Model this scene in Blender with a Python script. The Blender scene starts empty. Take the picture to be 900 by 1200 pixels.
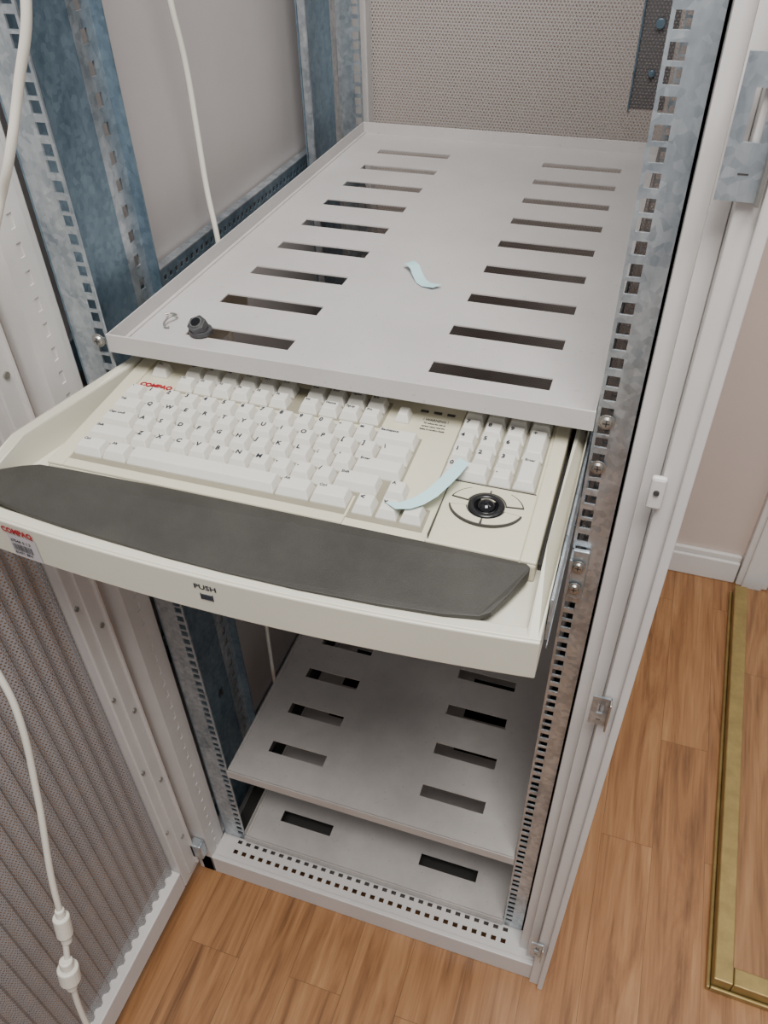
import bpy, bmesh, math, random
from mathutils import Vector, Matrix
random.seed(4)
H=1.38
scene=bpy.context.scene
# ---------------------------------------------------------------- materials
def srgb(c):
    r=[]
    for v in c:
        v/=255.0
        r.append(v/12.92 if v<=0.04045 else ((v+0.055)/1.055)**2.4)
    return (r[0],r[1],r[2],1)
class NT:
    def __init__(s,name):
        s.m=bpy.data.materials.new(name); s.m.use_nodes=True
        s.t=s.m.node_tree; s.n=s.t.nodes; s.l=s.t.links
        s.b=s.n['Principled BSDF']; s.out=s.n['Material Output']
    def node(s,ty,**k):
        nd=s.n.new(ty)
        for a,v in k.items(): setattr(nd,a,v)
        return nd
    def link(s,a,b): s.l.new(a,b)
    def math(s,op,a,b=None,c=None):
        nd=s.node('ShaderNodeMath',operation=op)
        for i,v in enumerate((a,b,c)):
            if v is None: continue
            if isinstance(v,(int,float)): nd.inputs[i].default_value=v
            else: s.link(v,nd.inputs[i])
        return nd.outputs[0]
def paint(name,col,rough=0.5,var=0.06,scale=9,metal=0.0,bump=0.0,bscale=300,spec=0.5,speck=0.0):
    t=NT(name); tc=t.node('ShaderNodeTexCoord')
    nz=t.node('ShaderNodeTexNoise'); nz.inputs['Scale'].default_value=scale; nz.inputs['Detail'].default_value=8; nz.inputs['Roughness'].default_value=0.65
    t.link(tc.outputs['Object'],nz.inputs['Vector'])
    cr=t.node('ShaderNodeValToRGB'); c=srgb(col)
    cr.color_ramp.elements[0].position=0.3; cr.color_ramp.elements[1].position=0.7
    cr.color_ramp.elements[0].color=tuple(max(0,x*(1-var*2)) for x in c[:3])+(1,)
    cr.color_ramp.elements[1].color=tuple(min(1,x*(1+var)) for x in c[:3])+(1,)
    t.link(nz.outputs['Fac'],cr.inputs['Fac']); src=cr.outputs['Color']
    if speck>0:
        n3=t.node('ShaderNodeTexNoise'); n3.inputs['Scale'].default_value=190; n3.inputs['Detail'].default_value=2
        t.link(tc.outputs['Object'],n3.inputs['Vector'])
        f=t.math('MULTIPLY',t.math('GREATER_THAN',n3.outputs['Fac'],0.71),speck)
        mx=t.node('ShaderNodeMix',data_type='RGBA'); t.link(f,mx.inputs[0]); t.link(src,mx.inputs[6]); mx.inputs[7].default_value=srgb((110,106,102)); src=mx.outputs[2]
    t.link(src,t.b.inputs['Base Color'])
    t.b.inputs['Roughness'].default_value=rough; t.b.inputs['Metallic'].default_value=metal
    t.b.inputs['Specular IOR Level'].default_value=spec
    if bump>0:
        n2=t.node('ShaderNodeTexNoise'); n2.inputs['Scale'].default_value=bscale; n2.inputs['Detail'].default_value=3
        t.link(tc.outputs['Object'],n2.inputs['Vector'])
        bp=t.node('ShaderNodeBump'); bp.inputs['Strength'].default_value=bump; bp.inputs['Distance'].default_value=0.0006
        t.link(n2.outputs['Fac'],bp.inputs['Height']); t.link(bp.outputs['Normal'],t.b.inputs['Normal'])
    return t.m
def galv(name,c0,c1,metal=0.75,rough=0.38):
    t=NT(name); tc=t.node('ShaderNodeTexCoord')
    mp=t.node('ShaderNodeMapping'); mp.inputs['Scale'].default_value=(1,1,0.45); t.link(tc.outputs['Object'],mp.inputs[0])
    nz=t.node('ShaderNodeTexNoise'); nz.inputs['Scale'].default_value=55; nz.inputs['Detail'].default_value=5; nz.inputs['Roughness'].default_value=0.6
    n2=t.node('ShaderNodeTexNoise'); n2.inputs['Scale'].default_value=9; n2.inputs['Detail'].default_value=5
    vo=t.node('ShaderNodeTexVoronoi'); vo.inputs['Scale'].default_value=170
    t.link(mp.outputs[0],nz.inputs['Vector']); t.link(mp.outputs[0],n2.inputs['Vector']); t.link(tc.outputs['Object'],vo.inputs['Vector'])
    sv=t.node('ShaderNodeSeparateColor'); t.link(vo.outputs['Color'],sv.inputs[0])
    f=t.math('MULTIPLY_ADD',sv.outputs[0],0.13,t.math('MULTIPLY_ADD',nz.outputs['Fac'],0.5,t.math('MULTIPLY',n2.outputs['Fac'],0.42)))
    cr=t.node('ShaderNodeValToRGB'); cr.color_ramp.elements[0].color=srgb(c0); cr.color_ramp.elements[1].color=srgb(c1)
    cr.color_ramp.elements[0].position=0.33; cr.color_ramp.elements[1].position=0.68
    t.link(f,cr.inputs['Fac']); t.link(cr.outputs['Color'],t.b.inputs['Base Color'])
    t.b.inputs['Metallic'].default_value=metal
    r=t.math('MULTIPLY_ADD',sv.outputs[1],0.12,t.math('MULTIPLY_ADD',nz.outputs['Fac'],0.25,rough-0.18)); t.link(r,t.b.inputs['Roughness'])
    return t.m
def perf(name,col,pitch,rad,rough=0.5):
    t=NT(name); uv=t.node('ShaderNodeUVMap'); uv.uv_map='UVMap'
    sp=t.node('ShaderNodeSeparateXYZ'); t.link(uv.outputs[0],sp.inputs[0])
    s3=math.sqrt(3)
    u=t.math('DIVIDE',sp.outputs[0],pitch); v=t.math('DIVIDE',sp.outputs[1],pitch*s3)
    def dist(off):
        a=t.math('SUBTRACT',t.math('FRACT',t.math('ADD',u,off)),0.5)
        b=t.math('MULTIPLY',t.math('SUBTRACT',t.math('FRACT',t.math('ADD',v,off)),0.5),s3)
        return t.math('SQRT',t.math('ADD',t.math('MULTIPLY',a,a),t.math('MULTIPLY',b,b)))
    d=t.math('MINIMUM',dist(10.0),dist(10.5))
    hole=t.math('LESS_THAN',d,rad/pitch)
    t.b.inputs['Base Color'].default_value=srgb(col); t.b.inputs['Roughness'].default_value=rough
    tr=t.node('ShaderNodeBsdfTransparent'); mx=t.node('ShaderNodeMixShader')
    t.link(hole,mx.inputs[0]); t.link(t.b.outputs[0],mx.inputs[1]); t.link(tr.outputs[0],mx.inputs[2])
    t.link(mx.outputs[0],t.out.inputs[0])
    return t.m
def wood(name,dark,mid,light,shift=0.0):
    t=NT(name); tc=t.node('ShaderNodeTexCoord')
    sp=t.node('ShaderNodeSeparateXYZ'); t.link(tc.outputs['Object'],sp.inputs[0])
    cb=t.node('ShaderNodeCombineXYZ'); t.link(t.math('ADD',sp.outputs[1],shift+20),cb.inputs[0]); t.link(t.math('ADD',sp.outputs[0],shift+20),cb.inputs[1])
    br=t.node('ShaderNodeTexBrick'); br.offset=0.37; br.offset_frequency=2; br.squash=1
    br.inputs['Scale'].default_value=1; br.inputs['Brick Width'].default_value=0.62; br.inputs['Row Height'].default_value=0.088
    br.inputs['Mortar Size'].default_value=0.0005; br.inputs['Mortar Smooth'].default_value=0.3
    br.inputs['Color1'].default_value=(0,0,0,1); br.inputs['Color2'].default_value=(1,1,1,1); br.inputs['Mortar'].default_value=(0.4,0.4,0.4,1)
    t.link(cb.outputs[0],br.inputs['Vector'])
    bs=t.node('ShaderNodeSeparateColor'); t.link(br.outputs['Color'],bs.inputs[0])
    g=t.node('ShaderNodeCombineXYZ')
    t.link(t.math('MULTIPLY',sp.outputs[0],20),g.inputs[0]); t.link(t.math('MULTIPLY',sp.outputs[1],1.8),g.inputs[1]); t.link(t.math('MULTIPLY',bs.outputs[0],7.0),g.inputs[2])
    n1=t.node('ShaderNodeTexNoise'); n1.inputs['Scale'].default_value=1.2; n1.inputs['Detail'].default_value=7; n1.inputs['Distortion'].default_value=1.6; n1.inputs['Roughness'].default_value=0.6
    t.link(g.outputs[0],n1.inputs['Vector'])
    g2=t.node('ShaderNodeCombineXYZ')
    t.link(t.math('MULTIPLY',sp.outputs[0],240),g2.inputs[0]); t.link(t.math('MULTIPLY',sp.outputs[1],8),g2.inputs[1])
    n2=t.node('ShaderNodeTexNoise'); n2.inputs['Scale'].default_value=1; n2.inputs['Detail'].default_value=4
    t.link(g2.outputs[0],n2.inputs['Vector'])
    f=t.math('MULTIPLY_ADD',n2.outputs['Fac'],0.42,t.math('MULTIPLY_ADD',bs.outputs[0],0.09,t.math('MULTIPLY_ADD',n1.outputs['Fac'],1.2,-0.38)))
    cr=t.node('ShaderNodeValToRGB'); e=cr.color_ramp.elements
    e[0].position=0.2; e[0].color=srgb(dark); e[1].position=0.8; e[1].color=srgb(light)
    x=e.new(0.47); x.color=srgb(mid)
    t.link(f,cr.inputs['Fac'])
    mx=t.node('ShaderNodeMix',data_type='RGBA'); mx.inputs[7].default_value=srgb([c*0.6 for c in dark])
    t.link(t.math('MULTIPLY',br.outputs['Fac'],0.6),mx.inputs[0]); t.link(cr.outputs['Color'],mx.inputs[6])
    t.link(mx.outputs[2],t.b.inputs['Base Color']); t.b.inputs['Roughness'].default_value=0.34
    return t.m
M={}
M['shelf']=paint('shelf_paint',(189,185,183),0.42,0.05,6,bump=0.2,bscale=900,speck=0.2)
M['shelf_low']=paint('shelf_paint_dusty',(190,184,179),0.5,0.09,9,bump=0.2,bscale=900,speck=0.25)
M['rack']=paint('rack_white_paint',(208,204,201),0.45,0.04,8)
M['panel']=paint('side_panel_grey',(186,180,178),0.5,0.03,4,bump=0.2,bscale=900)
M['galv']=galv('galvanised_steel',(128,140,150),(208,214,218),0.8,0.36)
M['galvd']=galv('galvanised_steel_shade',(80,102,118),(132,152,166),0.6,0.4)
M['screw']=paint('zinc_screw',(176,174,168),0.32,0.1,40,metal=0.85)
M['cream']=paint('cream_plastic',(203,197,174),0.45,0.03,10)
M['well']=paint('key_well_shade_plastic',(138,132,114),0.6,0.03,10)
M['tray']=paint('tray_cream_metal',(206,202,186),0.4,0.03,6)
M['key']=paint('key_plastic',(211,208,199),0.42,0.02,20)
M['palm']=paint('palm_rest_rubber',(60,58,54),0.5,0.16,12,bump=0.5,bscale=1500,spec=0.4)
M['ink']=paint('grey_ink',(42,45,54),0.6,0.02)
M['red']=paint('red_ink',(160,18,36),0.6,0.02)
M['black']=paint('black_plastic',(22,22,24),0.3,0.05)
M['darkgap']=paint('dark_gap',(60,58,56),0.7,0.05)
M['ball']=paint('trackball_gloss',(14,14,18),0.08,0.02)
M['paper']=paint('cyan_paper',(186,222,226),0.6,0.03)
M['cable']=paint('cable_pvc',(222,217,205),0.4,0.03)
M['bolt']=paint('dark_rubber',(70,70,72),0.45,0.2,80)
M['label']=paint('label_paper',(186,180,182),0.5,0.02)
M['wall']=paint('wall_paint',(206,190,180),0.8,0.02,5)
M['trim']=paint('trim_white',(220,216,212),0.5,0.02)
M['brass']=paint('brass_trim',(166,144,92),0.36,0.12,30,metal=0.6)
M['perf_rear']=perf('perforated_steel_rear',(176,169,165),0.0052,0.0016)
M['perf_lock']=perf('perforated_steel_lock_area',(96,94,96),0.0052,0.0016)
M['perf_door']=perf('perforated_steel_door',(148,147,149),0.0046,0.0011)
M['floor']=wood('laminate_floor',(104,68,40),(148,104,66),(176,132,90))
M['step']=wood('laminate_step',(100,66,40),(140,100,64),(168,128,88),3.3)
# ---------------------------------------------------------------- helpers
def empty(name):
    e=bpy.data.objects.new(name,None); scene.collection.objects.link(e); e.empty_display_size=0.05; return e
def mkobj(name,bm,mat,parent=None,bevel=0,smooth=False,segs=2):
    me=bpy.data.meshes.new(name); bmesh.ops.recalc_face_normals(bm,faces=bm.faces[:]); bm.to_mesh(me); bm.free()
    ob=bpy.data.objects.new(name,me); scene.collection.objects.link(ob)
    for m in (mat if isinstance(mat,list) else [mat]): me.materials.append(m)
    if parent: ob.parent=parent
    if bevel:
        b=ob.modifiers.new('bevel','BEVEL'); b.width=bevel; b.segments=segs; b.limit_method='ANGLE'; b.angle_limit=math.radians(35)
    if smooth:
        for p in me.polygons: p.use_smooth=True
    return ob
def box(bm,x0,x1,y0,y1,z0,z1):
    v=[bm.verts.new((x,y,z)) for x in (x0,x1) for y in (y0,y1) for z in (z0,z1)]
    for f in ((0,1,3,2),(4,6,7,5),(0,4,5,1),(2,3,7,6),(0,2,6,4),(1,5,7,3)): bm.faces.new([v[i] for i in f])
def boxes(name,lst,mat,parent=None,bevel=0):
    bm=bmesh.new()
    for b in lst: box(bm,*b)
    return mkobj(name,bm,mat,parent,bevel)
def prism(bm,pts,z0,z1):
    f0=z0 if callable(z0) else (lambda x,y:z0); f1=z1 if callable(z1) else (lambda x,y:z1)
    a=[bm.verts.new((x,y,f0(x,y))) for x,y in pts]; b=[bm.verts.new((x,y,f1(x,y))) for x,y in pts]
    bm.faces.new(a[::-1]); bm.faces.new(b); n=len(pts)
    for i in range(n): bm.faces.new((a[i],a[(i+1)%n],b[(i+1)%n],b[i]))
def plate(name,o,U,V,w,h,holes,th,mat,parent=None):
    o,U,V=Vector(o),Vector(U),Vector(V)
    us=sorted(set([0,w]+[round(x,5) for q in holes for x in (q[0],q[2])])); vs=sorted(set([0,h]+[round(x,5) for q in holes for x in (q[1],q[3])]))
    hs=set()
    ui={round(x,5):i for i,x in enumerate(us)}; vi={round(x,5):i for i,x in enumerate(vs)}
    for q in holes:
        for i in range(ui[round(q[0],5)],ui[round(q[2],5)]):
            for j in range(vi[round(q[1],5)],vi[round(q[3],5)]): hs.add((i,j))
    bm=bmesh.new(); uvl=bm.loops.layers.uv.new('UVMap'); vd={}
    def gv(i,j):
        if (i,j) not in vd: vd[(i,j)]=bm.verts.new(o+U*us[i]+V*vs[j])
        return vd[(i,j)]
    for i in range(len(us)-1):
        for j in range(len(vs)-1):
            if (i,j) in hs: continue
            idx=[(i,j),(i+1,j),(i+1,j+1),(i,j+1)]
            f=bm.faces.new([gv(*k) for k in idx])
            for lp,k in zip(f.loops,idx): lp[uvl].uv=(us[k[0]],vs[k[1]])
    me=bpy.data.meshes.new(name); bm.to_mesh(me); bm.free(); me.materials.append(mat)
    ob=bpy.data.objects.new(name,me); scene.collection.objects.link(ob)
    if parent: ob.parent=parent
    if th:
        s=ob.modifiers.new('solid','SOLIDIFY'); s.thickness=th; s.offset=-1
    return ob
def cyl(bm,c,axis,r,h,n=20,r2=None):
    q=Vector((0,0,1)).rotation_difference(Vector(axis)); mt=Matrix.Translation(Vector(c))@q.to_matrix().to_4x4()
    bmesh.ops.create_cone(bm,cap_ends=True,segments=n,radius1=r,radius2=r if r2 is None else r2,depth=h,matrix=mt)
def eval_to_mesh(ob,name,mat,parent):
    dg=bpy.context.evaluated_depsgraph_get(); me=bpy.data.meshes.new_from_object(ob.evaluated_get(dg)); me.name=name
    me.materials.clear(); me.materials.append(mat)
    bpy.data.objects.remove(ob); n=bpy.data.objects.new(name,me); scene.collection.objects.link(n)
    if parent: n.parent=parent
    for p in me.polygons: p.use_smooth=True
    return n
def tube(name,pts,r,mat,parent=None):
    cu=bpy.data.curves.new(name+'_c','CURVE'); cu.dimensions='3D'; cu.bevel_depth=r; cu.bevel_resolution=4; cu.resolution_u=10; cu.use_fill_caps=True
    s=cu.splines.new('BEZIER'); s.bezier_points.add(len(pts)-1)
    for p,b in zip(pts,s.bezier_points): b.co=p; b.handle_left_type=b.handle_right_type='AUTO'
    ob=bpy.data.objects.new(name+'_c',cu); scene.collection.objects.link(ob)
    return eval_to_mesh(ob,name,mat,parent)
_tc={}
def text_geo(s,size,sx=1.0,off=0.0):
    k=(s,size,off)
    if k not in _tc:
        cu=bpy.data.curves.new('t','FONT'); cu.body=s; cu.size=size; cu.resolution_u=2; cu.offset=off
        ob=bpy.data.objects.new('t',cu); scene.collection.objects.link(ob)
        dg=bpy.context.evaluated_depsgraph_get(); me=bpy.data.meshes.new_from_object(ob.evaluated_get(dg))
        _tc[k]=([v.co.copy() for v in me.vertices],[list(p.vertices) for p in me.polygons])
        bpy.data.objects.remove(ob); bpy.data.meshes.remove(me)
    return _tc[k]
def add_text(bm,s,size,mt,sx=1.0,off=0.0,center=False):
    vs,fs=text_geo(s,size,off=off)
    if not vs: return
    cx=(max(v.x for v in vs)+min(v.x for v in vs))/2 if center else 0
    nv=[bm.verts.new(mt@Vector(((v.x-cx)*sx,v.y,v.z))) for v in vs]
    for f in fs:
        try: bm.faces.new([nv[i] for i in f])
        except ValueError: pass
X,Y,Z=Vector((1,0,0)),Vector((0,1,0)),Vector((0,0,1))
# ---------------------------------------------------------------- room
boxes('floor',[(-2.5,3,-2.5,1.1,-0.05,0)],M['floor'])
boxes('wall_back',[(-2.5,0.85,0.965,1.1,0,2.7)],M['wall'])
boxes('wall_back_far',[(1.76,3,0.965,1.1,0,2.7)],M['wall'])
boxes('wall_back_lintel',[(0.85,1.76,0.965,1.1,2.09,2.7)],M['wall'])
boxes('wall_left',[(-2.6,-2.5,-2.5,1.1,0,2.7)],M['wall'])
bm=bmesh.new(); box(bm,-2.5,0.812,0.948,0.965,0,0.062); box(bm,-2.5,0.812,0.954,0.965,0.062,0.078)
mkobj('baseboard_back',bm,M['trim'],None,0.003)
boxes('trim_1',[(0.815,0.885,0.945,0.965,0.0,2.1),(0.828,0.872,0.938,0.946,0.0,2.1),(0.815,1.75,0.945,0.965,2.09,2.15)],M['trim'],None,0.003)
boxes('door_1',[(0.886,1.72,1.0,1.04,0.035,2.07),(0.98,1.62,0.992,1.0,0.2,0.9),(0.98,1.62,0.992,1.0,1.05,1.95)],M['trim'],None,0.004)
st=empty('doorway_step')
a=math.radians(-1.8)
boxes('step_board',[(0.814,1.7,0.054,0.905,0.0,0.030)],M['step'],st)
boxes('brass_edging',[(0.786,0.814,0.026,0.905,0.0,0.034),(0.8145,1.7,0.026,0.053,0.0,0.034),(0.780,0.7855,0.020,0.905,0.0,0.012),(0.786,1.7,0.020,0.0255,0,0.012)],M['brass'],st,0.002)
st.matrix_world=Matrix.Translation((0.78,0.03,0))@Matrix.Rotation(a,4,'Z')@Matrix.Translation((-0.786,-0.026,0))
# ---------------------------------------------------------------- rack
rk=empty('server_rack')
ZT=1.96
def eia(z0,z1,c,s=0.0049):
    hs=[]; z=z0+0.02; k=0
    while z<z1-0.02:
        hs.append((c-s,z-z0-s,c+s,z-z0+s)); z+=(0.015875,0.015875,0.0127)[k%3]; k+=1
    return hs
def smallh(h,c,pitch,w,l,start=0.02):
    hs=[]; z=start
    while z<h-start: hs.append((c-w/2,z-l/2,c+w/2,z+l/2)); z+=pitch
    return hs
zb=0.055; hh=ZT-zb
plate('rail_left_flange',(-0.03,0,zb),X,Z,0.0375,hh,eia(zb,ZT,0.03),0.002,M['galv'],rk)
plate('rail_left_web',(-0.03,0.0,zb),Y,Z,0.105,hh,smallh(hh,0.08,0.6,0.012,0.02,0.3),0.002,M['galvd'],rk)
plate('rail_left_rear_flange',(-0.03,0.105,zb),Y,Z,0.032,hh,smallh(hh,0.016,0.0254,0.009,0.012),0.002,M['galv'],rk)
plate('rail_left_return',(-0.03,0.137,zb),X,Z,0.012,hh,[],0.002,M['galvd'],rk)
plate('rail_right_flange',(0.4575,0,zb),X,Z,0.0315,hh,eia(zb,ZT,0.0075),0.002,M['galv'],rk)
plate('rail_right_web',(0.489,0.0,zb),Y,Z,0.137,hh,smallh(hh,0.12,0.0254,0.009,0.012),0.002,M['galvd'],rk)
plate('rail_right_inner_lip',(0.4725,0.004,zb),Y,Z,0.02,hh,smallh(hh,0.011,0.0159,0.006,0.008),0.0015,M['galv'],rk)
for sgn,xw,nm in ((1,-0.03,'left'),(-1,0.495,'right')):
    x0=-0.03 if sgn>0 else 0.4575
    plate('rear_rail_%s_flange'%nm,(x0,0.712,zb),X,Z,0.0375,hh,eia(zb,ZT,0.03 if sgn>0 else 0.0075),0.002,M['galv'],rk)
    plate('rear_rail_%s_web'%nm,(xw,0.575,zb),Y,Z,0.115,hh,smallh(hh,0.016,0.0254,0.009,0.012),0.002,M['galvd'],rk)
    plate('rear_post_%s'%nm,(xw-0.012*sgn,0.72,zb),Y,Z,0.06,hh,smallh(hh,0.045,0.0254,0.007,0.012),0.002,M['galv'],rk)
boxes('rear_rail_edge',[(-0.028,-0.018,0.573,0.577,zb,ZT)],M['galv'],rk)
plate('frame_strip_left',(-0.036,-0.045,0.0),Y,Z,0.036,ZT,smallh(ZT,0.02,0.025,0.006,0.013,0.06),0.002,M['rack'],rk)
boxes('frame_front',[(-0.0665,-0.037,-0.045,0.0,0.0,ZT),(0.5135,0.535,-0.05,0.0,0.0,ZT),(0.527,0.535,-0.056,-0.05,0.0,ZT)],M['rack'],rk,0.0015)
boxes('frame_front_inner',[(0.4893,0.501,-0.024,-0.0005,0.0,ZT),(0.501,0.5127,-0.033,-0.0005,0.0,ZT),(0.5127,0.5135,-0.03,-0.0005,0.0,ZT)],M['rack'],rk)
boxes('frame_rear',[(-0.0665,-0.022,0.82,0.86,0.0,ZT),(0.49,0.5335,0.82,0.86,0.0,ZT),(-0.0665,0.5335,0.82,0.86,0.0,0.06)],M['rack'],rk,0.002)
boxes('side_panels',[(-0.0675,-0.0655,0.0,0.86,0.03,ZT),(0.5335,0.5355,0.0,0.86,0.03,ZT)],M['panel'],rk)
for zz in (0.985,0.1,1.9,0.52):
    for xx,nm in ((-0.05,'l'),(0.515,'r')):
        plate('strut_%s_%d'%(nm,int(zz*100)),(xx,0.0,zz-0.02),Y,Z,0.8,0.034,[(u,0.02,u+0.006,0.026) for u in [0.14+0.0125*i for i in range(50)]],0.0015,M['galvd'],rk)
        boxes('strut_top_%s_%d'%(nm,int(zz*100)),[(min(xx,xx+(0.012 if nm=='r' else -0.012)),max(xx,xx+(0.012 if nm=='r' else -0.012)),0.0,0.8,zz+0.014,zz+0.0155)],M['galv'],rk)
plate('rear_door_mesh',(-0.022,0.845,0.06),X,Z,0.512,ZT-0.06,[],0,M['perf_rear'],rk)
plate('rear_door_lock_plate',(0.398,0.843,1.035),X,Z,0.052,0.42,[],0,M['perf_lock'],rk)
bm=bmesh.new(); cyl(bm,(0.424,0.839,1.085),(0,-1,0),0.005,0.006); cyl(bm,(0.424,0.839,1.15),(0,-1,0),0.007,0.006); box(bm,0.397,0.4,0.838,0.843,1.033,1.456)
mkobj('rear_door_lock_bolts',bm,M['galvd'],rk,0.001)
hb=[]
u=0.03
while u<0.51:
    hb.append((u,0.012,u+0.008,0.019)); hb.append((u,0.03,u+0.008,0.036)); u+=0.0155
plate('base_top_flange',(-0.036,-0.038,0.05),X,Y,0.546,0.046,hb,0.002,M['rack'],rk)
boxes('base_front',[(-0.06,0.53,-0.045,-0.037,0.0,0.052),(-0.036,0.51,0.008,0.012,0.0,0.05)],M['rack'],rk,0.0015)
boxes('base_sides',[(-0.0665,-0.04,-0.044,0.86,0.0,0.05),(0.508,0.5335,-0.044,0.86,0.0,0.05)],M['rack'],rk,0.002)
boxes('base_pan',[(-0.04,0.508,0.012,0.82,0.004,0.008)],M['darkgap'],rk)
def keeper(nm,xc,zc,w,h,yf,slot=True):
    hs=[(w*0.32,h*0.42,w*0.68,h*0.78)] if slot else []
    plate(nm,(xc-w/2,yf-0.0025,zc-h/2),X,Z,w,h,hs,-0.0022,M['galv'],rk)
    bm=bmesh.new(); cyl(bm,(xc,yf-0.0035,zc-h*0.3),(0,-1,0),w*0.18,0.002); cyl(bm,(xc,yf-0.0035,zc+h*0.40),(0,-1,0),w*0.12,0.002)
    box(bm,xc+w*0.4,xc+w*0.5,yf-0.012,yf-0.002,zc-h/2,zc+h/2)
    mkobj(nm+'_screws',bm,M['screw'],rk,0.0005)
    bm=bmesh.new(); box(bm,xc-w*0.12,xc+w*0.12,yf-0.0049,yf-0.0044,zc-h*0.3-0.0005,zc-h*0.3+0.0005); mkobj(nm+'_slot',bm,M['darkgap'],rk)
keeper('keeper_top',0.513,1.25,0.024,0.075,-0.05)
keeper('keeper_mid',0.5125,0.723,0.018,0.042,-0.05)
keeper('keeper_low',0.5125,0.135,0.018,0.042,-0.05)
bm=bmesh.new(); prism(bm,[(0.506,-0.056),(0.5175,-0.056),(0.5175,-0.05),(0.506,-0.05)],0.982,1.012); mkobj('strike_tab',bm,M['rack'],rk,0.0025)
bm=bmesh.new(); cyl(bm,(0.5115,-0.0565,0.999),(0,-1,0),0.0022,0.002); mkobj('strike_tab_hole',bm,M['darkgap'],rk)
def screw(bm,x,y,z,r=0.0052):
    cyl(bm,(x,y-0.0008,z),(0,-1,0),r*1.3,0.0012); cyl(bm,(x,y-0.0024,z),(0,-1,0),r,0.0022,24,r*0.75)
SC=((0.466,0,H-0.362),(0.466,0,H-0.407),(0.466,-0.006,H-0.517),(0.466,-0.006,H-0.545),(-0.001,0,H-0.362),(-0.001,0,H-0.407))
bm=bmesh.new()
for p in SC: screw(bm,p[0],p[1]-0.002,p[2])
mkobj('rail_screws',bm,M['screw'],rk,0.0003)
bm=bmesh.new()
for p in SC:
    yf=p[1]-0.0058
    box(bm,p[0]-0.0028,p[0]+0.0028,yf,yf+0.001,p[2]-0.0005,p[2]+0.0005); box(bm,p[0]-0.0005,p[0]+0.0005,yf,yf+0.001,p[2]-0.0028,p[2]+0.0028)
mkobj('screw_slots',bm,M['darkgap'],rk)
boxes('slide_bracket',[(0.4575,0.474,-0.0065,-0.002,H-0.56,H-0.50),(0.4575,0.4605,-0.02,0.1,H-0.56,H-0.50)],M['galv'],rk,0.001)
# ---------------------------------------------------------------- shelves
def shelf(zsurf,depth,mat,nslots,pitch,y0,sl,lipup,x0=0.0095,x1=0.4555,frontup=0.016,frontdown=0.0):
    e=empty('vented_rack_shelf'); L=x1-x0
    hs=[]
    for i in range(nslots):
        yc=y0+pitch*i
        for a_,b_ in sl: hs.append((a_-x0,yc-0.010,b_-x0,yc+0.010))
    plate('shelf_deck',(x0,0.0,zsurf),X,Y,L,depth,hs,0.0014,mat,e)
    boxes('shelf_lips',[(x0-0.0012,x0,0.0,depth,zsurf-0.002,zsurf+lipup),(x1,x1+0.0012,0.0,depth,zsurf-0.002,zsurf+lipup),
        (x0,x1,depth,depth+0.0012,zsurf-0.002,zsurf+lipup),
        (x0-0.0015,x1+0.0015,-0.0025,-0.0005,zsurf-frontdown,zsurf+frontup)],mat,e,0.0004)
    boxes('shelf_side_folds',[(x0,x0+0.004,0.0,depth,zsurf-0.0016,zsurf+0.002)],mat,e,0.0006)
    return e
s_top=shelf(H-0.371,0.708,M['shelf'],9,0.0715,0.055,[(0.062,0.170),(0.306,0.414)],0.016,frontup=0.0165,frontdown=0.002)
shelf(0.278,0.708,M['shelf_low'],9,0.0757,0.0595,[(0.055,0.147),(0.303,0.400)],0.0,frontup=0.0,frontdown=0.018)
shelf(0.072,0.708,M['shelf_low'],9,0.0757,0.0525,[(0.055,0.147),(0.305,0.402)],0.012,frontup=0.0,frontdown=0.014)
# ---------------------------------------------------------------- keyboard drawer
dr=empty('keyboard_drawer')
DX1=0.4535
def lx(y): return 0.0095 if y>0.015 else 0.0095-(0.015-y)*0.21
FL=lx(-0.185)
def fy(x): return -0.188-0.016*(1-((x-0.22)/0.26)**2)
N=28
cx=[FL+(DX1-FL)*i/N for i in range(N+1)]
TF=H-0.4225
bm=bmesh.new(); prism(bm,[(x,fy(x)) for x in cx]+[(DX1,0.075),(0.0105,0.075),(0.0105,0.015)],TF-0.002,TF); mkobj('tray_floor',bm,M['tray'],dr)
bm=bmesh.new(); prism(bm,[(x,fy(x)-0.003) for x in cx]+[(x,fy(x)) for x in cx[::-1]],H-0.4545,H-0.4165); mkobj('tray_front',bm,M['tray'],dr,0.0012)
bm=bmesh.new(); prism(bm,[(x,fy(x)) for x in cx]+[(x,fy(x)+0.010) for x in cx[::-1]],TF,H-0.4165); mkobj('tray_front_ledge',bm,M['tray'],dr,0.001)
bm=bmesh.new()
zt=lambda x,y: H-0.391 if y>-0.12 else H-0.391-(-0.12-y)*0.36
prism(bm,[(FL,-0.187),(FL+0.011,-0.190),(lx(-0.12)+0.012,-0.12),(0.0205,0.015),(0.0205,0.25),(0.0095,0.25),(0.0095,0.015),(lx(-0.12),-0.12)],H-0.454,zt)
prism(bm,[(DX1-0.0105,fy(DX1-.01)),(DX1,fy(DX1)),(DX1,-0.12),(DX1,0.25),(DX1-0.0105,0.25),(DX1-0.0105,-0.12)],H-0.454,zt)
mkobj('tray_sides',bm,M['tray'],dr,0.0022)
boxes('slides',[(DX1+0.0006,DX1+0.0028,-0.165,0.45,H-0.445,H-0.403),(DX1+0.0028,DX1+0.0036,-0.17,0.45,H-0.448,H-0.444)],M['galv'],dr,0.0004)
boxes('slide_channel',[(DX1+0.0002,DX1+0.0007,-0.12,0.45,H-0.450,H-0.398)],M['darkgap'],dr)
bm=bmesh.new(); mt=Matrix.Translation((0.208,fy(0.208)-0.0034,H-0.4285))@Matrix.Rotation(math.radians(90),4,'X')
add_text(bm,'PUSH',0.0066,mt,1.2,0.0002,True)
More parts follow.
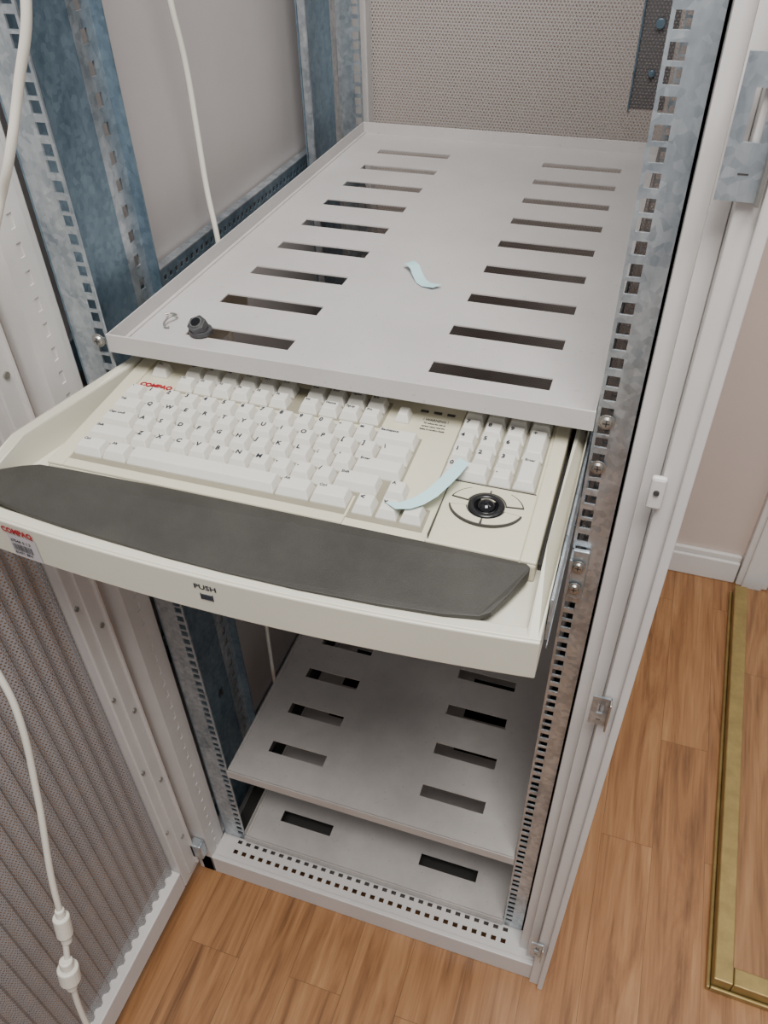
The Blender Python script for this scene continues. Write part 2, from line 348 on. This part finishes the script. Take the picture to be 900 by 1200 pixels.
for i in range(5): box(bm,0.2032,0.2128,fy(.208)-0.0036,fy(.208)-0.003,H-0.4392+i*0.0012,H-0.4388+i*0.0012)
box(bm,0.2027,0.2032,fy(.208)-0.0036,fy(.208)-0.003,H-0.4396,H-0.4332); box(bm,0.2128,0.2133,fy(.208)-0.0036,fy(.208)-0.003,H-0.4396,H-0.4332)
mkobj('push_marking',bm,M['ink'],dr)
def fm(x,z,o=-0.0036): return Matrix.Translation((x,fy(x)+o,z))@Matrix.Rotation(math.atan(0.032*(x-0.22)/0.26**2),4,'Z')@Matrix.Rotation(math.radians(90),4,'X')
bm=bmesh.new(); add_text(bm,'COMPAQ',0.0078,fm(0.0195,H-0.4265,-0.004),0.95,0.0004); mkobj('tray_logo',bm,M['red'],dr)
bm=bmesh.new()
m4=fm(0.023,H-0.4530,-0.0036); q=[m4@Vector(p) for p in ((0,0,0),(0.029,0,0),(0.029,0.0245,0),(0,0.0245,0))]
bm.faces.new([bm.verts.new(p) for p in q]); mkobj('asset_label',bm,M['label'],dr)
bm=bmesh.new(); xx=0.0012
m4=fm(0.024,H-0.4515,-0.0041)
while xx<0.021:
    w=random.choice((0.0004,0.0006,0.001)); q=[m4@Vector(p) for p in ((xx,0.006,0),(xx+w,0.006,0),(xx+w,0.0135,0),(xx,0.0135,0))]
    bm.faces.new([bm.verts.new(p) for p in q]); xx+=w+random.choice((0.0005,0.0007))
add_text(bm,'6754A 0 1.3',0.0042,m4@Matrix.Translation((0.001,0.0155,0)),1,0.0001); add_text(bm,'81471 BF4',0.0042,m4@Matrix.Translation((0.001,0.002,0)),1,0.0001)
mkobj('asset_barcode',bm,M['ink'],dr)
# ---------------------------------------------------------------- keyboard
kb=empty('computer_keyboard')
def kz(y): return H-0.4055+ (y+0.13)*0.07
KX0,KX1=0.0225,0.4385
bm=bmesh.new(); prism(bm,[(KX0,-0.134),(KX1,-0.134),(KX1,0.065),(KX0,0.065)],TF+0.0002,lambda x,y:kz(y)); mkobj('case',bm,M['cream'],kb,0.002)
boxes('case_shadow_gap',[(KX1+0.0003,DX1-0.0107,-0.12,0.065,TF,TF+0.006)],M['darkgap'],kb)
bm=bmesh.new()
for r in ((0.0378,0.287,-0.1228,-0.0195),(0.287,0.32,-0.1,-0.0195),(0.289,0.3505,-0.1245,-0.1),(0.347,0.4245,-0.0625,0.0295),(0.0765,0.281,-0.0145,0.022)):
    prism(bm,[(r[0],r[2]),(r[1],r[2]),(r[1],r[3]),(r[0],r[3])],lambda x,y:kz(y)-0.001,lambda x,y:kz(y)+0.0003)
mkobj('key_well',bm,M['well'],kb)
bm=bmesh.new()
for r in ((KX0,0.0375,-0.133,0.064),(0.4265,KX1,-0.133,0.064),(0.0375,0.4265,0.034,0.064),(0.0375,0.289,-0.133,-0.1235),(0.355,0.4265,-0.133,-0.063)):
    prism(bm,[(r[0],r[2]),(r[1],r[2]),(r[1],r[3]),(r[0],r[3])],lambda x,y:kz(y)-0.001,lambda x,y:kz(y)+0.0022)
mkobj('case_bezel',bm,M['cream'],kb,0.0012)
keys=bmesh.new(); leg=bmesh.new(); U=0.0187
def key(xa,xb,yc,t='',d=0.0188,h=0.0080):
    g=0.0008; ya,yb=yc-d/2+g,yc+d/2-g; xa+=g; xb-=g; z0=kz(yc)-0.001; z1=kz(yc)+h
    lo=[(xa,ya),(xb,ya),(xb,yb),(xa,yb)]; ins=0.0025
    hi=[(xa+ins,ya+0.0037),(xb-ins,ya+0.0037),(xb-ins,yb-0.0012),(xa+ins,yb-0.0012)]
    a_=[keys.verts.new((x,y,z0)) for x,y in lo]; m_=[keys.verts.new((x,y,z0+0.002)) for x,y in lo]
    zs=[z1-0.0004,z1-0.0004,z1+0.0006,z1+0.0006]
    b_=[keys.verts.new((p[0],p[1],zz)) for p,zz in zip(hi,zs)]
    keys.faces.new(a_[::-1]); keys.faces.new(b_)
    for s_,e_ in ((a_,m_),(m_,b_)):
        for i in range(4): keys.faces.new((s_[i],s_[(i+1)%4],e_[(i+1)%4],e_[i]))
    if t:
        sz=0.0068 if len(t)==1 else 0.0040
        add_text(leg,t,sz,Matrix.Translation((xa+ins+0.0014,yb-0.0020-sz*0.8,z1+0.0008)),0.95,0.00022 if len(t)==1 else 0.0001)
X0=0.0375
def row(y,spec,x=X0):
    for w,t in spec:
        if t is not None: key(x,x+w*U,y,t)
        x+=w*U
R0=-0.0295; P=0.0196
row(R0,[(1,c) for c in '`1234567890-=']+[(2.05,'Backspace')])
row(R0-P,[(1.5,'Tab')]+[(1,c) for c in 'QWERTYUIOP[]']+[(1.55,'\\')])
row(R0-2*P,[(1.75,'Caps Lock')]+[(1,c) for c in "ASDFGHJKL;'"]+[(2.3,'Enter')])
row(R0-3*P,[(2.25,'Shift')]+[(1,c) for c in 'ZXCVBNM,./']+[(2.1,'Shift')])
row(R0-4*P,[(1.5,'Ctrl'),(1.25,'Alt'),(7.3,''),(1.6,'Alt'),(1.7,'Ctrl')])
key(0.3105,0.3105+U,R0-3*P-0.002,'^')
for i,t in enumerate('<v>'): key(0.2912+i*0.0195,0.2912+i*0.0195+U,R0-4*P-0.003,t)
key(0.044,0.062,0.0095,'Esc',0.016)
for y_,pre in ((-0.0055,0),(0.0125,6)):
    x=0.0775
    for i in range(6):
        key(x,x+U*1.02,y_,'F%d'%(i+1+pre),0.0165); x+=U*1.02
    x=0.202
    for i in range(4): key(x,x+U*1.03,y_,('Ins','Home','PgUp','Prt','Del','End','PgDn','Brk')[i+(4 if pre else 0)],0.0165); x+=U*1.03
key(0.289,0.3035,0.004,'',0.016)
for r,rowt in enumerate((('Num','/','*','-'),('7','8','9','+'),('4','5','6',''),('1','2','3','Enter'),('0','','.',''))):
    yc=0.0195-r*0.0181
    for c in range(4):
        xa=0.3475+c*0.0191
        if r==4:
            if c==0: key(xa,xa+2*0.0191,yc,'0',0.0176)
            if c==2: key(xa,xa+0.0191,yc,'.',0.0176)
            continue
        if c==3:
            if r==0: key(xa,xa+0.0191,yc,'-',0.0176)
            if r==1: key(xa,xa+0.0191,yc-0.009,'+',0.0357)
            if r==3: key(xa,xa+0.0191,yc-0.009,'Enter',0.0357)
            continue
        key(xa,xa+0.0191,yc,rowt[c],0.0176)
mkobj('keycaps',keys,M['key'],kb,0.0007)
for i,(s,sz) in enumerate((('! WARNING !',0.0048),('To reduce the risk of',0.0028),('serious injury read the',0.0028),('Safety & Comfort Guide',0.0028))):
    y_=0.006-i*0.0042; add_text(leg,s,sz,Matrix.Translation((0.3245,y_,kz(y_)+0.0006)),0.8,0.0001,True)
mkobj('legends',leg,M['ink'],kb)
bm=bmesh.new(); add_text(bm,'COMPAQ',0.0078,Matrix.Translation((0.0405,-0.0135,kz(-0.012)+0.0008)),1.0,0.0004); mkobj('logo',bm,M['red'],kb)
boxes('status_leds',[(0.308+i*0.012,0.315+i*0.012,0.017,0.0195,kz(0.02)-0.001,kz(0.02)+0.0008) for i in range(3)],M['darkgap'],kb)
TX,TY=0.391,-0.0865; tz=kz(TY)+0.0022
bm=bmesh.new()
def sector(bm,a0,a1,ri,ro,z0,z1,sx=1.0):
    pts=[]; n=14
    for i in range(n+1):
        t=math.radians(a0+(a1-a0)*i/n); pts.append((TX+math.cos(t)*ro*sx,TY+math.sin(t)*ro))
    for i in range(n,-1,-1):
        t=math.radians(a0+(a1-a0)*i/n); pts.append((TX+math.cos(t)*ri,TY+math.sin(t)*ri))
    prism(bm,pts,z0,z1)
SEC=((14,88),(92,166),(194,268),(272,346))
for a0,a1 in SEC: sector(bm,a0-2,a1+2,0.0148,0.0224,tz-0.001,tz+0.0013,1.3)
for b in ((0.3568,0.4255,-0.0636,-0.0631),(0.3568,0.3573,-0.131,-0.0631)): box(bm,b[0],b[1],b[2],b[3],kz(b[2])+0.0015,kz(b[3])+0.0026)
mkobj('button_gap',bm,M['darkgap'],kb)
bm=bmesh.new()
for a0,a1 in SEC: sector(bm,a0,a1,0.0156,0.0215,tz-0.001,tz+0.0018,1.3)
mkobj('trackball_buttons',bm,M['cream'],kb,0.0003)
bm=bmesh.new()
def torus(bm,c,R,r,n=40,m=10):
    vs=[[bm.verts.new((c[0]+(R+r*math.cos(b))*math.cos(a_),c[1]+(R+r*math.cos(b))*math.sin(a_),c[2]+r*0.6*math.sin(b))) for b in [2*math.pi*j/m for j in range(m)]] for a_ in [2*math.pi*i/n for i in range(n)]]
    for i in range(n):
        for j in range(m): bm.faces.new((vs[i][j],vs[(i+1)%n][j],vs[(i+1)%n][(j+1)%m],vs[i][(j+1)%m]))
torus(bm,(TX,TY,tz+0.001),0.0118,0.0026); cyl(bm,(TX,TY,tz-0.0005),(0,0,1),0.0118,0.002,32)
mkobj('trackball_ring',bm,M['black'],kb,0,True)
bm=bmesh.new(); bmesh.ops.create_uvsphere(bm,u_segments=32,v_segments=16,radius=0.0082,matrix=Matrix.Translation((TX,TY,tz-0.0024))); mkobj('trackball',bm,M['ball'],kb,0,True)
bm=bmesh.new()
fr=[(-0.0255,-0.168),(-0.016,-0.1755),(0.006,-0.1815),(0.04,-0.1875),(0.075,-0.191),(0.12,-0.194),(0.17,-0.1968),(0.22,-0.198),(0.28,-0.1978),(0.34,-0.195),(0.385,-0.191),(0.4095,-0.1865),(0.417,-0.181),(0.4255,-0.164),(0.4345,-0.141),(0.4350,-0.1365),(0.432,-0.1335)]
pts=fr+[(0.36,-0.1325),(0.24,-0.1325),(0.12,-0.1335),(0.045,-0.1355),(0.018,-0.137),(0.004,-0.143),(-0.013,-0.153)]
pz=lambda x,y: H-0.4050-max(0,(-0.150-y))*0.19
prism(bm,pts,lambda x,y:H-0.4163,pz); mkobj('palm_rest',bm,M['palm'],kb,0.0006)
# ---------------------------------------------------------------- loose items
def strip(name,pts,w,zs,across):
    e=empty(name); bm=bmesh.new(); a_=Vector(across).normalized()*w/2; prev=None
    for p,z in zip(pts,zs):
        c=Vector((p[0],p[1],z)); pr=(bm.verts.new(c-a_),bm.verts.new(c+a_))
        if prev: bm.faces.new((prev[0],pr[0],pr[1],prev[1]))
        prev=pr
    mkobj('strip',bm,M['paper'],e,0,True)
zz=H-0.371
strip('paper_strip',[(0.224,0.248),(0.229,0.244),(0.236,0.236),(0.242,0.226),(0.249,0.216),(0.257,0.209),(0.270,0.205)],0.011,[zz+0.006,zz+0.008,zz+0.008,zz+0.005,zz+0.002,zz+0.0022,zz+0.004],(0.75,0.6,0.15))
kt=lambda y:kz(y)+0.0095
strip('paper_strip',[(0.322,-0.113),(0.333,-0.1095),(0.342,-0.103),(0.350,-0.094),(0.356,-0.082),(0.3605,-0.068),(0.364,-0.051)],0.0125,[kt(-.12)+0.001,kt(-.115)+0.0005,kt(-.1)+.001,kt(-.09)+.003,kt(-.08)+.005,kt(-.07)+.005,kt(-.06)+0.004],(0.75,-0.5,0.1))
hb_=empty('hex_bolt'); bm=bmesh.new(); axb=(-0.1,-0.45,1)
cyl(bm,(0.077,0.050,zz+0.0035),(0,0,1),0.0115,0.005,24); cyl(bm,(0.077,0.047,zz+0.0105),axb,0.0098,0.0085,6)
mkobj('bolt_head',bm,M['bolt'],hb_,0.001)
bm=bmesh.new(); cyl(bm,(0.0766,0.0452,zz+0.0148),axb,0.0062,0.0012,20); mkobj('bolt_rim',bm,M['screw'],hb_)
bm=bmesh.new(); cyl(bm,(0.0765,0.0448,zz+0.0152),axb,0.0048,0.0016,20); mkobj('bolt_socket',bm,M['black'],hb_)
hk=empty('wire_hook')
tube('hook_wire',[(0.027,0.070,zz+0.004),(0.031,0.073,zz+0.004),(0.038,0.072,zz+0.004),(0.040,0.066,zz+0.007),(0.036,0.058,zz+0.006),(0.037,0.050,zz+0.003),(0.042,0.050,zz+0.002)],0.0010,M['screw'],hk)
# ---------------------------------------------------------------- door (open)
dd=empty('perforated_cabinet_door')
DXa,DXb=-0.088,-0.06; y1,y0=-0.052,-0.62; zb0,zt0=0.035,ZT
boxes('door_stiles',[(DXa,DXb,y1-0.045,y1,zb0,zt0),(DXa,DXb,y0,y0+0.045,zb0,zt0),(DXa,DXb,y0+0.045,y1-0.045,zb0,zb0+0.05),(DXa,DXb,y0+0.045,y1-0.045,zt0-0.05,zt0)],M['rack'],dd,0.002)
boxes('door_reinforcement',[(DXb,DXb+0.004,y1-0.030,y1-0.006,zb0+0.02,zt0-0.02),(DXb,DXb+0.008,y1-0.010,y1-0.006,zb0+0.02,zt0-0.02)],M['rack'],dd,0.0008)
bm=bmesh.new(); uvl=bm.loops.layers.uv.new('UVMap'); n=96; L=(y1-0.045)-(y0+0.045); prev=None
for i in range(n+1):
    y_=y1-0.045-L*i/n; x_=DXa+0.010+(0.0055 if i%4 in(1,2) else 0)
    pr=(bm.verts.new((x_,y_,zb0+0.05)),bm.verts.new((x_,y_,zt0-0.05)),L*i/n*1.4)
    if prev:
        f=bm.faces.new((prev[0],pr[0],pr[1],prev[1]))
        for lp,uv in zip(f.loops,((prev[2],0),(pr[2],0),(pr[2],zt0-zb0-0.1),(prev[2],zt0-zb0-0.1))): lp[uvl].uv=uv
    prev=pr
me=bpy.data.meshes.new('door_mesh'); bm.to_mesh(me); bm.free(); me.materials.append(M['perf_door']); ob=bpy.data.objects.new('door_mesh',me); scene.collection.objects.link(ob); ob.parent=dd
bm=bmesh.new()
for z_ in (0.16,0.33,0.5,0.67,0.84,1.01,1.18):
    cyl(bm,(DXb+0.0045,y1-0.018,z_),(1,0,0),0.0035,0.003); cyl(bm,(DXb+0.001,y1-0.04,z_+0.05),(1,0,0),0.003,0.003)
mkobj('door_screws',bm,M['screw'],dd)
boxes('door_hinges',[(-0.058,-0.038,-0.062,-0.046,0.075,0.115),(-0.058,-0.038,-0.062,-0.046,1.75,1.79)],M['galv'],dd,0.002)
# ---------------------------------------------------------------- cables
c1=empty('power_cable')
tube('cable',[(0.07,-0.03,1.52),(0.065,-0.045,1.4),(0.06,-0.051,1.297),(0.04,-0.057,1.248),(0.02,-0.067,1.199),(0.0,-0.068,1.167),(-0.035,-0.12,1.05),(-0.045,-0.18,0.93),(-0.035,-0.2226,0.819),(-0.02,-0.2355,0.7446),(-0.02,-0.2594,0.6286),(-0.02,-0.2935,0.506),(-0.02,-0.3115,0.424),(-0.02,-0.335,0.3455),(-0.02,-0.3538,0.239),(0.0,-0.37,0.08),(0.03,-0.40,0.006),(0.1,-0.5,0.006)],0.0036,M['cable'],c1)
bm=bmesh.new()
ax=(0,-0.21,-0.95); cyl(bm,(-0.02,-0.3115,0.424),ax,0.0095,0.034,20); cyl(bm,(-0.02,-0.3065,0.446),ax,0.0055,0.014,16); cyl(bm,(-0.02,-0.3165,0.401),ax,0.0065,0.014,16)
cyl(bm,(-0.02,-0.3365,0.3455),ax,0.0125,0.026,20); cyl(bm,(-0.02,-0.3325,0.365),ax,0.008,0.014,20)
cyl(bm,(-0.02,-0.3415,0.325),ax,0.0065,0.016,16)
mkobj('cable_connector',bm,M['cable'],c1,0.002)
c2=empty('power_cable')
tube('cable',[(-0.02,0.23,1.5),(-0.02,0.245,1.35),(-0.02,0.253,1.2515),(-0.02,0.262,1.194),(-0.02,0.263,1.123),(-0.018,0.26,1.0695),(-0.008,0.25,1.005),(-0.006,0.24,0.9),(-0.006,0.22,0.6),(-0.006,0.2,0.3),(-0.006,0.2,0.085)],0.0032,M['cable'],c2)
# ---------------------------------------------------------------- lights
w=bpy.data.worlds.new('world'); scene.world=w; w.use_nodes=True
bg=w.node_tree.nodes['Background']; bg.inputs[0].default_value=(0.95,0.97,1.0,1); bg.inputs[1].default_value=0.46
def area(name,loc,tgt,sx,sy,p,col=(1,1,1)):
    l=bpy.data.lights.new(name,'AREA'); l.shape='RECTANGLE'; l.size=sx; l.size_y=sy; l.energy=p; l.color=col
    o=bpy.data.objects.new(name,l); scene.collection.objects.link(o); o.location=loc
    o.rotation_euler=(Vector(tgt)-Vector(loc)).to_track_quat('-Z','Y').to_euler()
area('ceiling_light',(0.55,-0.7,2.6),(0.25,0.1,0.8),0.8,0.8,56,(1,0.98,0.95))
area('ceiling_light_side',(1.6,0.2,2.6),(1.2,0.3,0),0.8,0.8,10,(1,0.98,0.95))
# ---------------------------------------------------------------- camera
cam=bpy.data.cameras.new('camera'); co=bpy.data.objects.new('camera',cam); scene.collection.objects.link(co); scene.camera=co
cam.sensor_fit='VERTICAL'; cam.sensor_height=36; cam.sensor_width=27; cam.lens=28.02; cam.clip_start=0.02
zc=Vector((0.2526,-0.7120,0.6554)).normalized(); xc=Vector((0.948,0.3171,-0.02105)); xc=(xc-zc*xc.dot(zc)).normalized(); yc=zc.cross(xc)
mt=Matrix((xc,yc,zc)).transposed().to_4x4(); mt.translation=Vector((0.472,-0.55,H)); co.matrix_world=mt
